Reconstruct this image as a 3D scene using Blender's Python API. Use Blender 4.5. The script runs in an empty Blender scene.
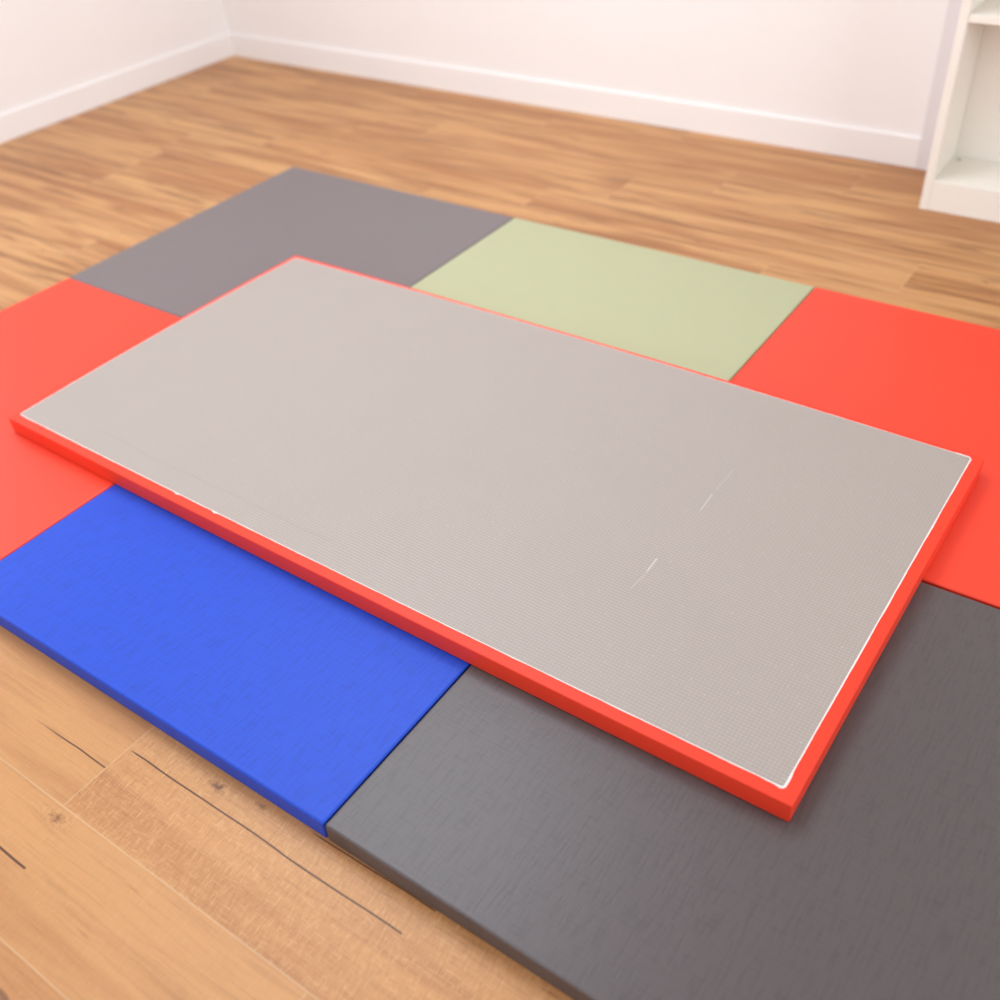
import bpy, bmesh, math, random
from mathutils import Vector, Matrix, noise as mnoise
random.seed(7)
S = bpy.context.scene
C = S.collection
H = 0.0425                      # thickness of every mat (metres)
PHI = 0.008375                  # tiny turn of the upper mat against the lower grid

# ------------------------------------------------------------------ helpers
def srgb(r, g, b):
    f = lambda c: c / 12.92 if c <= 0.04045 else ((c + 0.055) / 1.055) ** 2.4
    return (f(r / 255), f(g / 255), f(b / 255), 1.0)

def link(name, bm, mat, parent=None, smooth=False):
    me = bpy.data.meshes.new(name)
    bm.normal_update()
    bm.to_mesh(me); bm.free()
    o = bpy.data.objects.new(name, me)
    C.objects.link(o)
    me.materials.append(mat)
    if smooth:
        for p in me.polygons: p.use_smooth = True
    if parent: o.parent = parent
    return o

def box(bm, x0, x1, y0, y1, z0, z1, bevel=0.0, seg=3):
    vs = [bm.verts.new((x, y, z)) for z in (z0, z1) for y in (y0, y1) for x in (x0, x1)]
    fs = [(0, 2, 3, 1), (4, 5, 7, 6), (0, 1, 5, 4), (2, 6, 7, 3), (0, 4, 6, 2), (1, 3, 7, 5)]
    faces = [bm.faces.new([vs[i] for i in f]) for f in fs]
    if bevel:
        es = list({e for f in faces for e in f.edges})
        bmesh.ops.bevel(bm, geom=es, offset=bevel, segments=seg, profile=0.5, affect='EDGES')

def tag(o, label=None, cat=None, group=None, kind=None):
    if label: o['label'] = label
    if cat: o['category'] = cat
    if group: o['group'] = group
    if kind: o['kind'] = kind
    return o

class N:
    """small node-tree builder"""
    def __init__(s, name):
        s.m = bpy.data.materials.new(name); s.m.use_nodes = True
        s.t = s.m.node_tree; s.b = s.t.nodes['Principled BSDF']
        s.out = s.t.nodes['Material Output']
    def n(s, kind, **kw):
        x = s.t.nodes.new(kind)
        for k, v in kw.items(): setattr(x, k, v)
        return x
    def put(s, sock, v):
        if isinstance(v, bpy.types.NodeSocket): s.t.links.new(v, sock)
        else: sock.default_value = v
    def math(s, op, a, b=0.0, c=0.0, clamp=False):
        x = s.n('ShaderNodeMath', operation=op, use_clamp=clamp)
        s.put(x.inputs[0], a); s.put(x.inputs[1], b); s.put(x.inputs[2], c)
        return x.outputs[0]
    def smooth(s, v, a, b, lo=0.0, hi=1.0):
        x = s.n('ShaderNodeMapRange', interpolation_type='SMOOTHSTEP')
        s.put(x.inputs[0], v); s.put(x.inputs[1], a); s.put(x.inputs[2], b); s.put(x.inputs[3], lo); s.put(x.inputs[4], hi)
        return x.outputs[0]
    def vec(s, x, y, z=0.0):
        c = s.n('ShaderNodeCombineXYZ')
        s.put(c.inputs[0], x); s.put(c.inputs[1], y); s.put(c.inputs[2], z)
        return c.outputs[0]
    def noise(s, v, scale=1.0, detail=2.0, rough=0.5, dist=0.0):
        x = s.n('ShaderNodeTexNoise')
        s.put(x.inputs['Vector'], v); x.inputs['Scale'].default_value = scale
        x.inputs['Detail'].default_value = detail; x.inputs['Roughness'].default_value = rough
        x.inputs['Distortion'].default_value = dist
        return x.outputs[0]
    def mix(s, f, a, b, mode='MIX'):
        x = s.n('ShaderNodeMix', data_type='RGBA', blend_type=mode)
        s.put(x.inputs[0], f); s.put(x.inputs[6], a); s.put(x.inputs[7], b)
        return x.outputs[2]
    def coords(s):
        tc = s.n('ShaderNodeTexCoord'); sp = s.n('ShaderNodeSeparateXYZ')
        s.t.links.new(tc.outputs['Object'], sp.inputs[0])
        return tc.outputs['Object'], sp.outputs[0], sp.outputs[1], sp.outputs[2]
    def bump(s, h, strength, dist):
        x = s.n('ShaderNodeBump'); x.inputs['Strength'].default_value = strength
        x.inputs['Distance'].default_value = dist
        s.put(x.inputs['Height'], h)
        s.t.links.new(x.outputs[0], s.b.inputs['Normal'])
    def seg_mask(s, u, v, x0, x1, y, w, taper=0.02):
        """soft mask of a thin line running along u at v = y"""
        d = s.math('ABSOLUTE', s.math('SUBTRACT', v, y))
        m = s.smooth(d, w * 0.45, w, 1.0, 0.0)
        a = s.smooth(u, x0, x0 + taper); b = s.smooth(u, x1 - 0.004, x1, 1.0, 0.0)
        return s.math('MULTIPLY', m, s.math('MULTIPLY', a, b))
    def blob(s, u, v, x, y, rx, ry, edge=0.3):
        dx = s.math('DIVIDE', s.math('SUBTRACT', u, x), rx); dy = s.math('DIVIDE', s.math('SUBTRACT', v, y), ry)
        r = s.math('SQRT', s.math('ADD', s.math('MULTIPLY', dx, dx), s.math('MULTIPLY', dy, dy)))
        return s.smooth(r, edge, 1.0, 1.0, 0.0), r

# ------------------------------------------------------------------ materials
def mat_plain(name, col, rough=0.5, spec=0.5, mottled=0.03):
    k = N(name); obj, u, v, z = k.coords()
    n = k.noise(obj, 3.0, 3.0)
    c2 = tuple(c * (1 - mottled) for c in col[:3]) + (1,)
    k.put(k.b.inputs['Base Color'], k.mix(n, col, c2))
    k.b.inputs['Roughness'].default_value = rough
    k.b.inputs['Specular IOR Level'].default_value = spec
    return k.m

def mat_vinyl(name, col, rough=0.45, spec=0.5, weave=1.0, speck=None, tone=0.10):
    """tatami-embossed vinyl: dashed ribs along both directions"""
    k = N(name); obj, u, v, z = k.coords()
    rib_v = k.noise(k.vec(k.math('MULTIPLY', u, 190.0), k.math('MULTIPLY', v, 20.0)), 1.0, 2.0, 0.5)
    rib_u = k.noise(k.vec(k.math('MULTIPLY', u, 24.0), k.math('MULTIPLY', v, 200.0)), 1.0, 2.0, 0.5)
    rv = k.smooth(rib_v, 0.33, 0.55); ru = k.smooth(rib_u, 0.30, 0.52)
    hgt = k.math('ADD', k.math('MULTIPLY', rv, 0.6), k.math('MULTIPLY', ru, 0.4))
    fine = k.noise(obj, 900.0, 1.0)
    hgt = k.math('ADD', hgt, k.math('MULTIPLY', fine, 0.12))
    k.bump(hgt, 0.40 * weave, 0.0005)
    lo = tuple(c * (1 - tone * weave) for c in col[:3]) + (1,)
    base = k.mix(hgt, lo, col)
    if speck:
        m, r = k.blob(u, v, speck[0], speck[1], 0.004, 0.003)
        base = k.mix(k.math('MULTIPLY', m, 0.8), base, srgb(90, 30, 25))
    k.put(k.b.inputs['Base Color'], base)
    k.b.inputs['Roughness'].default_value = rough
    k.b.inputs['Specular IOR Level'].default_value = spec
    return k.m

def mat_cover():
    k = N('red_cover_vinyl'); obj, u, v, z = k.coords()
    grain = k.noise(obj, 700.0, 2.0)
    wav = k.noise(obj, 14.0, 2.0)
    k.bump(k.math('ADD', k.math('MULTIPLY', grain, 0.15), wav), 0.25, 0.0012)
    k.put(k.b.inputs['Base Color'], k.mix(wav, RED, tuple(c * 0.94 for c in RED[:3]) + (1,)))
    k.b.inputs['Roughness'].default_value = 0.5
    k.b.inputs['Specular IOR Level'].default_value = 0.35
    return k.m

def mat_antislip():
    """grey non-slip sheet with a fine square grid of nubs and a few scuffs"""
    k = N('grey_non_slip_sheet'); obj, u, v, z = k.coords()
    P = 0.0071
    cu = k.math('SINE', k.math('MULTIPLY', u, 2 * math.pi / P)); cv = k.math('SINE', k.math('MULTIPLY', v, 2 * math.pi / P))
    nub = k.math('MULTIPLY', k.math('MULTIPLY_ADD', cu, 0.5, 0.5), k.math('MULTIPLY_ADD', cv, 0.5, 0.5))
    nub = k.math('POWER', nub, 0.6)
    rows = k.math('MULTIPLY_ADD', cv, 0.5, 0.5)
    slow = k.noise(obj, 6.0, 2.0)
    dusty = k.noise(obj, 160.0, 2.0, 0.6)
    hgt = k.math('ADD', k.math('MULTIPLY', nub, 0.8), k.math('MULTIPLY', rows, 0.25))
    k.bump(hgt, 0.32, 0.0010)
    pit = tuple(c * 0.85 for c in GREYTOP[:3]) + (1,)
    base = k.mix(hgt, pit, GREYTOP)
    base = k.mix(k.math('MULTIPLY', slow, 0.07), base, srgb(120, 112, 108))
    base = k.mix(k.math('MULTIPLY', k.smooth(dusty, 0.62, 0.78), 0.25), base, srgb(225, 216, 206))
    # pale scratches across the sheet and one faint crease near its long front edge
    for (x0, y0, x1, y1, w, a) in ((1.5778, 0.535, 1.5744, 0.604, 0.0022, 0.2), (1.574, 0.320, 1.5718, 0.375, 0.0024, 0.3), (1.5696, 0.266, 1.574, 0.3225, 0.0022, 0.1), (1.5744, 0.604, 1.576, 0.70, 0.002, 0.08)):
        L = math.hypot(x1 - x0, y1 - y0); dx, dy = (x1 - x0) / L, (y1 - y0) / L
        pu = k.math('ADD', k.math('MULTIPLY', k.math('SUBTRACT', u, x0), dx), k.math('MULTIPLY', k.math('SUBTRACT', v, y0), dy))
        pv = k.math('SUBTRACT', k.math('MULTIPLY', k.math('SUBTRACT', v, y0), dx), k.math('MULTIPLY', k.math('SUBTRACT', u, x0), dy))
        base = k.mix(k.math('MULTIPLY', k.seg_mask(pu, pv, 0, L, 0.0, w), a), base, srgb(245, 236, 226))
    wob = k.math('MULTIPLY_ADD', k.noise(k.vec(k.math('MULTIPLY', u, 5.0), 0.0), 1.0, 1.0), 0.03, 0.063)
    crease = k.seg_mask(u, k.math('SUBTRACT', v, wob), 0.20, 1.0, 0.0, 0.005, 0.1)
    base = k.mix(k.math('MULTIPLY', crease, 0.06), base, srgb(110, 100, 96))
    k.put(k.b.inputs['Base Color'], base)
    k.b.inputs['Roughness'].default_value = 0.5
    k.b.inputs['Specular IOR Level'].default_value = 0.4
    return k.m

def mat_wood():
    k = N('oak_laminate_planks'); obj, u, v, z = k.coords()
    PW, PL, V0 = 0.197, 1.28, -0.597
    wob = k.math('MULTIPLY', k.math('SUBTRACT', k.noise(k.vec(k.math('MULTIPLY', u, 9.0), k.math('MULTIPLY', v, 5.0)), 1.0, 2.0), 0.5), 0.008)
    rowf = k.math('DIVIDE', k.math('SUBTRACT', v, V0), PW)
    row = k.math('FLOOR', rowf)
    wn = k.n('ShaderNodeTexWhiteNoise', noise_dimensions='1D'); k.put(wn.inputs['W'], k.math('ADD', row, 0.37))
    is0 = k.math('COMPARE', row, 0.0, 0.1)
    off = k.math('ADD', k.math('MULTIPLY', k.math('SUBTRACT', 1.0, is0), k.math('MULTIPLY', wn.outputs['Value'], PL)), 0.981)
    off = k.math('ADD', off, k.math('MULTIPLY', k.math('COMPARE', row, -1.0, 0.1), 0.62))
    calm = k.math('LESS_THAN', row, 0.5)          # the planks of these rows are plainer
    colf = k.math('DIVIDE', k.math('SUBTRACT', u, off), PL)
    col = k.math('FLOOR', colf)
    wc = k.n('ShaderNodeTexWhiteNoise', noise_dimensions='2D')
    k.put(wc.inputs['Vector'], k.vec(row, col))
    rnd = wc.outputs['Value']
    ro = k.math('MULTIPLY', rnd, 40.0)
    # long grain: slow bands, medium streaks, fine fibre
    def grain(su, sv, detail, rough=0.55, dist=0.0):
        return k.noise(k.vec(k.math('ADD', k.math('MULTIPLY', u, su), ro), k.math('MULTIPLY', k.math('ADD', v, wob), sv), ro), 1.0, detail, rough, dist)
    band = grain(1.1, 13.0, 2.0, 0.5, 0.9)
    streak = grain(2.0, 30.0, 3.0, 0.6, 0.7)
    fibre = grain(9.0, 260.0, 2.0)
    bm_ = k.smooth(band, 0.34, 0.62)
    bm_ = k.math('ADD', k.math('MULTIPLY', bm_, k.math('MULTIPLY_ADD', calm, -0.6, 1.0)), k.math('MULTIPLY', calm, 0.32))
    c = k.mix(bm_, WOOD_D, WOOD_L)
    c = k.mix(k.math('MULTIPLY', k.smooth(streak, 0.49, 0.70), k.math('MULTIPLY_ADD', calm, -0.42, 0.72)), c, WOOD_S)
    c = k.mix(k.math('MULTIPLY', k.smooth(fibre, 0.45, 0.8), 0.22), c, WOOD_S)
    c = k.mix(k.math('MULTIPLY', rnd, 0.28), c, WOOD_T)
    # short dark flecks
    fl = grain(5.5, 42.0, 2.0, 0.5, 0.2)
    c = k.mix(k.math('MULTIPLY', k.smooth(fl, 0.69, 0.80), 0.7), c, srgb(92, 54, 34))
    # cross-cut saw marks, stronger on some planks
    saw = k.noise(k.vec(k.math('ADD', k.math('MULTIPLY', u, 360.0), k.math('MULTIPLY', v, 40.0)), k.math('MULTIPLY', v, 60.0), ro), 1.0, 2.0, 0.6)
    saw2 = k.noise(k.vec(k.math('MULTIPLY', u, 45.0), k.math('MULTIPLY', v, 420.0), ro), 1.0, 2.0, 0.6)
    sawm = k.math('MAXIMUM', k.smooth(saw, 0.52, 0.72), k.smooth(saw2, 0.54, 0.74))
    pl = k.math('MULTIPLY_ADD', is0, k.math('MULTIPLY', k.math('GREATER_THAN', u, 0.981), 0.65), 0.25)
    c = k.mix(k.math('MULTIPLY', sawm, k.math('MULTIPLY', pl, 0.27)), c, srgb(236, 192, 140))
    sawd = k.math('MULTIPLY', k.smooth(saw, 0.46, 0.30), k.math('MULTIPLY', pl, 0.30))
    c = k.mix(sawd, c, srgb(140, 88, 50))
    # knots with rings
    vv = k.math('ADD', v, wob)
    ring_noise = k.math('MULTIPLY', k.noise(obj, 90.0, 3.0, 0.65), 1.1)
    for (x, y, rx, ry, a) in ((1.174, -0.430, 0.056, 0.027, 0.85), (0.992, -0.617, 0.060, 0.025, 0.8), (1.263, -0.417, 0.034, 0.017, 0.8),
                              (1.776, 1.935, 0.045, 0.016, 0.8), (-1.36, 0.95, 0.04, 0.014, 0.8), (-0.95, 0.74, 0.04, 0.013, 0.7), (-1.0, 1.12, 0.05, 0.012, 0.7),
                              (0.95, 1.80, 0.05, 0.012, 0.6), (0.62, 2.0, 0.06, 0.014, 0.6), (0.28, 1.70, 0.05, 0.010, 0.7), (1.22, 2.35, 0.05, 0.012, 0.6)):
        m, r = k.blob(u, v, x, y, rx, ry, 0.1)
        rr = k.math('ADD', r, ring_noise)
        rings = k.smooth(k.math('SINE', k.math('MULTIPLY', rr, 17.0)), 0.0, 1.0)
        core = k.smooth(rr, 0.55, 0.95, 1.0, 0.0)
        mm = k.math('MULTIPLY', m, k.math('MAXIMUM', core, k.math('MULTIPLY', rings, 0.4)))
        c = k.mix(k.math('MULTIPLY', mm, a), c, srgb(98, 56, 36))
    # drying cracks in the near planks
    bend = k.math('MULTIPLY', k.math('SUBTRACT', k.noise(k.vec(k.math('MULTIPLY', u, 6.0), 3.0), 1.0, 2.0), 0.5), 0.009)
    vc = k.math('ADD', v, bend)
    for (x0, x1, y, w, tp, a) in ((0.760, 0.981, -0.509, 0.0021, 0.12, 0.85), (0.983, 1.60, -0.460, 0.0021, 0.02, 0.9), (0.80, 1.03, -0.703, 0.0028, 0.03, 0.9),
                                  (1.36, 1.62, -0.405, 0.002, 0.03, 0.8)):
        c = k.mix(k.math('MULTIPLY', k.seg_mask(u, vc, x0, x1, y, w, tp), a), c, srgb(70, 38, 26))
    # pale bevelled seams
    fr = k.math('FRACT', rowf); dr = k.math('MULTIPLY', k.math('MINIMUM', fr, k.math('SUBTRACT', 1.0, fr)), PW)
    fc = k.math('FRACT', colf); dc = k.math('MULTIPLY', k.math('MINIMUM', fc, k.math('SUBTRACT', 1.0, fc)), PL)
    seam = k.math('MAXIMUM', k.smooth(dr, 0.0009, 0.0024, 1.0, 0.0), k.smooth(dc, 0.0006, 0.0018, 1.0, 0.0))
    c = k.mix(k.math('MULTIPLY', seam, 0.24), c, srgb(222, 196, 158))
    k.put(k.b.inputs['Base Color'], c)
    hgt = k.math('ADD', k.math('MULTIPLY', fibre, 0.25), k.math('MULTIPLY', sawm, 0.3))
    hgt = k.math('SUBTRACT', hgt, k.math('MULTIPLY', seam, 1.0))
    k.bump(hgt, 0.35, 0.0006)
    k.b.inputs['Roughness'].default_value = 0.42
    k.b.inputs['Specular IOR Level'].default_value = 0.4
    return k.m

RED = srgb(236, 60, 33)
GREYTOP = srgb(174, 161, 152)
WOOD_L, WOOD_D, WOOD_S, WOOD_T = srgb(206, 153, 98), srgb(170, 114, 67), srgb(122, 74, 40), srgb(176, 112, 62)
BLUE = srgb(22, 70, 191)
GREY = srgb(84, 75, 75)
GREYB = srgb(116, 105, 105)
GREEN = srgb(174, 174, 136)

M_red_left = mat_vinyl('red_vinyl_speckled', RED, 0.45, 0.5, 0.35, speck=(0.255 + 0.1078, -0.166 - 0.101), tone=0.03)
M_red = mat_vinyl('red_vinyl', RED, 0.45, 0.5, 0.35, tone=0.03)
M_blue = mat_vinyl('blue_vinyl', BLUE, 0.5, 0.36, 0.85, tone=0.26)
M_grey = mat_vinyl('grey_vinyl', GREY, 0.42, 0.56, 0.8, tone=0.30)
M_greyb = mat_vinyl('smooth_grey_vinyl', GREYB, 0.42, 0.5, 0.4, tone=0.10)
M_green = mat_vinyl('pale_green_vinyl', GREEN, 0.45, 0.5, 0.35, tone=0.05)
M_cover = mat_cover()
M_anti = mat_antislip()
M_glue = mat_plain('white_glue_edge', srgb(238, 228, 222), 0.5)
M_wood = mat_wood()
M_wall = mat_plain('white_wall_paint', srgb(248, 241, 237), 0.6, 0.3)
M_ceil = mat_plain('white_ceiling_paint', srgb(240, 238, 234), 0.8, 0.2)
M_strip = mat_plain('pale_grey_strip', srgb(232, 223, 223), 0.5, 0.3)
M_shelf = mat_plain('cream_white_laminate', srgb(244, 236, 224), 0.4, 0.45)
M_cap = mat_plain('grey_beige_cap', srgb(186, 172, 158), 0.5)

# ------------------------------------------------------------------ the setting
X0, X1, Y0, Y1, ZC = -2.06, 4.6, -3.6, 2.672, 2.7
def struct(name, args, m):
    bm = bmesh.new(); box(bm, *args)
    return tag(link(name, bm, m), kind='structure')
struct('floor', (X0 - .1, X1 + .1, Y0 - .1, Y1 + .1, -0.1, 0.0), M_wood)
struct('ceiling', (X0 - .1, X1 + .1, Y0 - .1, Y1 + .1, ZC, ZC + 0.1), M_ceil)
struct('wall_back', (X0 - .1, X1 + .1, Y1, Y1 + .1, 0, ZC), M_wall)
struct('wall_front', (X0 - .1, X1 + .1, Y0 - .1, Y0, 0, ZC), M_wall)
struct('wall_left', (X0 - .1, X0, Y0, Y1, 0, ZC), M_wall)
struct('wall_right', (X1, X1 + .1, Y0, Y1, 0, ZC), M_wall)
struct('baseboard_back', (X0, 1.352, Y1 - .012, Y1, 0, 0.10), M_wall)
struct('baseboard_left', (X0, X0 + .012, Y0, Y1 - .012, 0, 0.10), M_wall)
struct('wall_strip_1', (1.353, 1.46, Y1 - .014, Y1, 0, ZC), M_strip)  # upright strip by the shelf unit, slightly greyer than the wall

# ------------------------------------------------------------------ the mats on the floor
def mat_mesh(w, d, h, r=0.0045):
    bm = bmesh.new()
    box(bm, -w / 2, w / 2, -d / 2, d / 2, 0, h, r, 4)
    return bm

GRP = 'coloured floor mats laid edge to edge'
GAPS = 0.0022
us = (-0.6055, 0.390, 1.4015, 2.402)
vs = (-0.4045, 0.6065, 1.612)
def floor_mat(i, j, m, label, inset=(GAPS / 2,) * 4):
    x0, x1 = us[i] + inset[0], us[i + 1] - inset[1]
    y0, y1 = vs[j] + inset[2], vs[j + 1] - inset[3]
    o = link('floor_mat', mat_mesh(x1 - x0, y1 - y0, H), m, smooth=False)
    for p in o.data.polygons: p.use_smooth = p.area < 0.02
    o.location = ((x0 + x1) / 2, (y0 + y1) / 2, 0.0003)
    return tag(o, label, 'mat', GRP)
g = GAPS / 2
floor_mat(0, 0, M_red_left, 'red vinyl floor mat between the blue mat and the smooth grey mat')
floor_mat(1, 0, M_blue, 'blue vinyl floor mat with its front edge on the wooden floor', (g, g + .0006, g, g))
floor_mat(2, 0, M_grey, 'grey woven-look floor mat right of the blue mat, nearest the viewer', (g, g, g, .004))
floor_mat(0, 1, M_greyb, 'smooth grey floor mat in the far left corner, beside the pale green mat')
floor_mat(1, 1, M_green, 'pale green vinyl floor mat between a grey mat and a red mat')
floor_mat(2, 1, M_red, 'red vinyl floor mat beside the pale green mat, nearest the white shelf unit', (g, g, .003, g))

# ------------------------------------------------------------------ the upturned mat lying on top
top = bpy.data.objects.new('floor_mat', None); C.objects.link(top)
top.location = (0, 0, H + 0.0008); top.rotation_euler = (0, 0, -PHI)
tag(top, 'big red-edged mat lying upside down, grey non-slip sheet on top', 'mat')
def bulge(x, y, f, b_, l):
    """the padded mat swells a few millimetres between its corners"""
    t, q = min(max(x / 2, 0), 1), min(max(y, 0), 1)
    kt, kq = 4 * t * (1 - t), 4 * q * (1 - q)
    return x - l * kq * (1 - t), y - f * kt * (1 - q) + b_ * kt * q
bm = bmesh.new(); box(bm, -0.003, 2.001, 0, 1, 0, H, 0.0028, 4)
for k in range(1, 16):
    for axis, c in ((0, k / 8), (1, k / 16)):
        no = (1, 0, 0) if axis == 0 else (0, 1, 0)
        bmesh.ops.bisect_plane(bm, geom=bm.verts[:] + bm.edges[:] + bm.faces[:], plane_co=tuple(c * q for q in no), plane_no=no)
for v in bm.verts: v.co.x, v.co.y = bulge(v.co.x, v.co.y, 0.0055, 0.009, 0.009)
cov = link('cover', bm, M_cover, top)
for p in cov.data.polygons: p.use_smooth = abs(p.normal.z) < 0.99
tag(cov, 'red vinyl cover')

def rrect(x0, x1, y0, y1, r, step=0.01, nc=6):
    """rounded rectangle outline, anticlockwise, finely stepped"""
    pts = []
    cs = ((x1 - r, y0 + r, -90), (x1 - r, y1 - r, 0), (x0 + r, y1 - r, 90), (x0 + r, y0 + r, 180))
    for q in range(4):
        cx, cy, a0 = cs[q]
        for k in range(nc + 1):
            a = math.radians(a0 + 90 * k / nc)
            pts.append((cx + r * math.cos(a), cy + r * math.sin(a)))
        nx, ny, na = cs[(q + 1) % 4]
        ax, ay = pts[-1]; a = math.radians(na)
        bx, by = nx + r * math.cos(a), ny + r * math.sin(a)
        n = int(math.hypot(bx - ax, by - ay) / step)
        for k in range(1, n): pts.append((ax + (bx - ax) * k / n, ay + (by - ay) * k / n))
    return pts
IN = (0.0135, 1.9765, 0.0240, 0.9835)
pl = [bulge(x, y, 0.006, 0.014, 0.011) for x, y in rrect(*IN, 0.005)]
bm = bmesh.new()
lo = [bm.verts.new((x, y, H - 0.0015)) for x, y in pl]
hi = [bm.verts.new((x, y, H + 0.0012)) for x, y in pl]
n = len(pl)
for i in range(n): bm.faces.new((lo[i], lo[(i + 1) % n], hi[(i + 1) % n], hi[i]))
bm.faces.new(hi); bm.faces.new(list(reversed(lo)))
tag(link('non_slip_sheet', bm, M_anti, top), 'grey textured non-slip sheet')

# ragged white glue line round the sheet: thin raised bead of changing width
def edge_width(x, y):
    nz = mnoise.noise(Vector((x * 23, y * 23, 1.7))); nz2 = mnoise.noise(Vector((x * 90, y * 90, 5.1)))
    if x > 1.95: w = 0.0023 + 0.0009 * nz            # short near edge: bold white
    elif y < 0.06: w = 0.0011 + 0.0007 * nz          # long front edge
    elif x < 0.05: w = 0.0006 + 0.0007 * nz
    else: w = 0.0004 + 0.0014 * nz
    if y < 0.06 and abs(x - 0.60) < 0.008: w += 0.003
    if y < 0.06 and abs(x - 0.72) < 0.004: w += 0.003
    if 1.945 < x < 1.972 and y > 0.975: w += 0.0022
    if x > 1.965 and y < 0.05: w += 0.0016
    return max(0.0002, w + 0.0005 * nz2)
cx, cy = (IN[0] + IN[1]) / 2, (IN[2] + IN[3]) / 2
bm = bmesh.new(); rings = []
for i in range(n):
    x, y = pl[i]; a = Vector(pl[i - 1]); b = Vector(pl[(i + 1) % n])
    t = (b - a).normalized(); o2 = Vector((t.y, -t.x)); w = edge_width(x, y)
    prof = ((-0.0003, 0.0009), (-0.0001, 0.0017), (w * 0.5, 0.0017), (w, 0.0002), (w, -0.0004), (-0.0003, -0.0004))
    rings.append([bm.verts.new((x + o2.x * d, y + o2.y * d, H + z)) for d, z in prof])
for i in range(n):
    A, B = rings[i], rings[(i + 1) % n]
    for j in range(6): bm.faces.new((A[j], A[(j + 1) % 6], B[(j + 1) % 6], B[j]))
bmesh.ops.recalc_face_normals(bm, faces=bm.faces)
tag(link('glue_bead', bm, M_glue, top, smooth=True), 'ragged white glue line')

# ------------------------------------------------------------------ the white shelf unit by the back wall
sh = bpy.data.objects.new('open_shelf_unit', None); C.objects.link(sh)
sh.location = (1.465, 2.34, 0)
tag(sh, 'cream-white open shelf unit standing on the floor against the back wall', 'shelf unit')
def sp(name, args, bev=0.0012, m=None):
    bm = bmesh.new(); box(bm, *args, bev, 2); return link(name, bm, m or M_shelf, sh)
SW, SD, SH = 0.90, 0.318, 1.08
sp('side_panel', (0, 0.026, 0, SD, 0, SH))
sp('side_panel', (SW - 0.026, SW, 0, SD, 0, SH))
sp('kick_board', (0.0262, SW - 0.0262, 0.0015, 0.02, 0, 0.0738))
sp('shelf', (0.0262, SW - 0.0262, 0.0015, SD - 0.0835, 0.074, 0.096))
sp('shelf', (0.0262, SW - 0.0262, 0.004, SD - 0.0835, 0.56, 0.582))
sp('back_panel', (0.0262, SW - 0.0262, SD - 0.083, SD - 0.06, 0, SH - 0.0262))
sp('top_panel', (0.0262, SW - 0.0262, 0, SD, SH - 0.026, SH))
bm = bmesh.new()
bmesh.ops.create_cone(bm, cap_ends=True, segments=20, radius1=0.0075, radius2=0.0065, depth=0.003)
cp = link('screw_cap', bm, M_cap, sh); cp.location = (0.046, 0.205, 0.0975)
tag(cp, 'small grey-beige screw cap')

# ------------------------------------------------------------------ light: ceiling panels, and unseen fill lights added by the walls
def area(name, loc, target, sx, sy, power, col=(1, 1, 1)):
    l = bpy.data.lights.new(name, 'AREA'); l.shape = 'RECTANGLE'; l.size = sx; l.size_y = sy
    l.energy = power; l.color = col
    o = bpy.data.objects.new(name, l); C.objects.link(o); o.location = loc
    o.rotation_euler = (Vector(target) - Vector(loc)).to_track_quat('-Z', 'Y').to_euler()
    return o
COOL = (0.93, 1.11, 1.26)
PANEL = (0.96, 1.10, 1.22)
LIGHTS = [
    ('ceiling_panel_light', (0.1, 0.9, ZC - 0.03), (0.1, 0.9, 0), 1.4, 1.7, 49, PANEL),
    ('ceiling_panel_light', (0.4, -1.0, ZC - 0.03), (0.4, -1.0, 0), 2.0, 1.0, 18, PANEL),
    ('left_fill_light', (X0 + 0.03, -0.5, 1.3), (3, -0.5, 1.3), 2.2, 1.4, 15, COOL),  # unseen fill added along the left wall, no window there
    ('front_fill_light', (1.0, Y0 + 0.03, 1.4), (1.0, 3, 1.4), 2.4, 1.4, 33, COOL),  # added fill from behind the camera, lifts front-facing sides
    ('right_fill_light', (X1 - 0.03, 0.6, 1.4), (-3, 0.6, 1.4), 2.0, 1.4, 48, COOL),  # added unseen fill, brightens the faces turned to the right
]
for nm, loc, tg, sx, sy, pw, cl in LIGHTS:
    area(nm, loc, tg, sx, sy, pw, cl)

w = bpy.data.worlds.new('room_air'); S.world = w; w.use_nodes = True
w.node_tree.nodes['Background'].inputs[0].default_value = (1, 0.97, 0.94, 1)
w.node_tree.nodes['Background'].inputs[1].default_value = 0.3

# ------------------------------------------------------------------ camera
cd = bpy.data.cameras.new('camera'); cam = bpy.data.objects.new('camera', cd); C.objects.link(cam)
r = Vector((0.8186977611293922, 0.5709792475057335, -0.0609645375567397))
u = Vector((-0.322818042007431, 0.5454576343479253, 0.7734755851906728))
d = Vector((-0.47489208003104155, 0.613562277237895, -0.6308873467382582))
mw = Matrix((r, u, -d)).transposed().to_4x4()
mw.translation = Vector((2.213999895507177, -0.940102167635844, 1.4145438600056002))
cam.matrix_world = mw
cd.sensor_fit = 'HORIZONTAL'; cd.sensor_width = 36.0
cd.lens = 1014.605 / 1000 * 36.0
cd.clip_start = 0.05
cd.dof.use_dof = True; cd.dof.focus_distance = 1.82; cd.dof.aperture_fstop = 2.0
S.camera = cam

vw = S.view_settings
vw.view_transform = 'Standard'; vw.look = 'None'; vw.gamma = 1.0; vw.exposure = 0.0
vw.use_curve_mapping = False
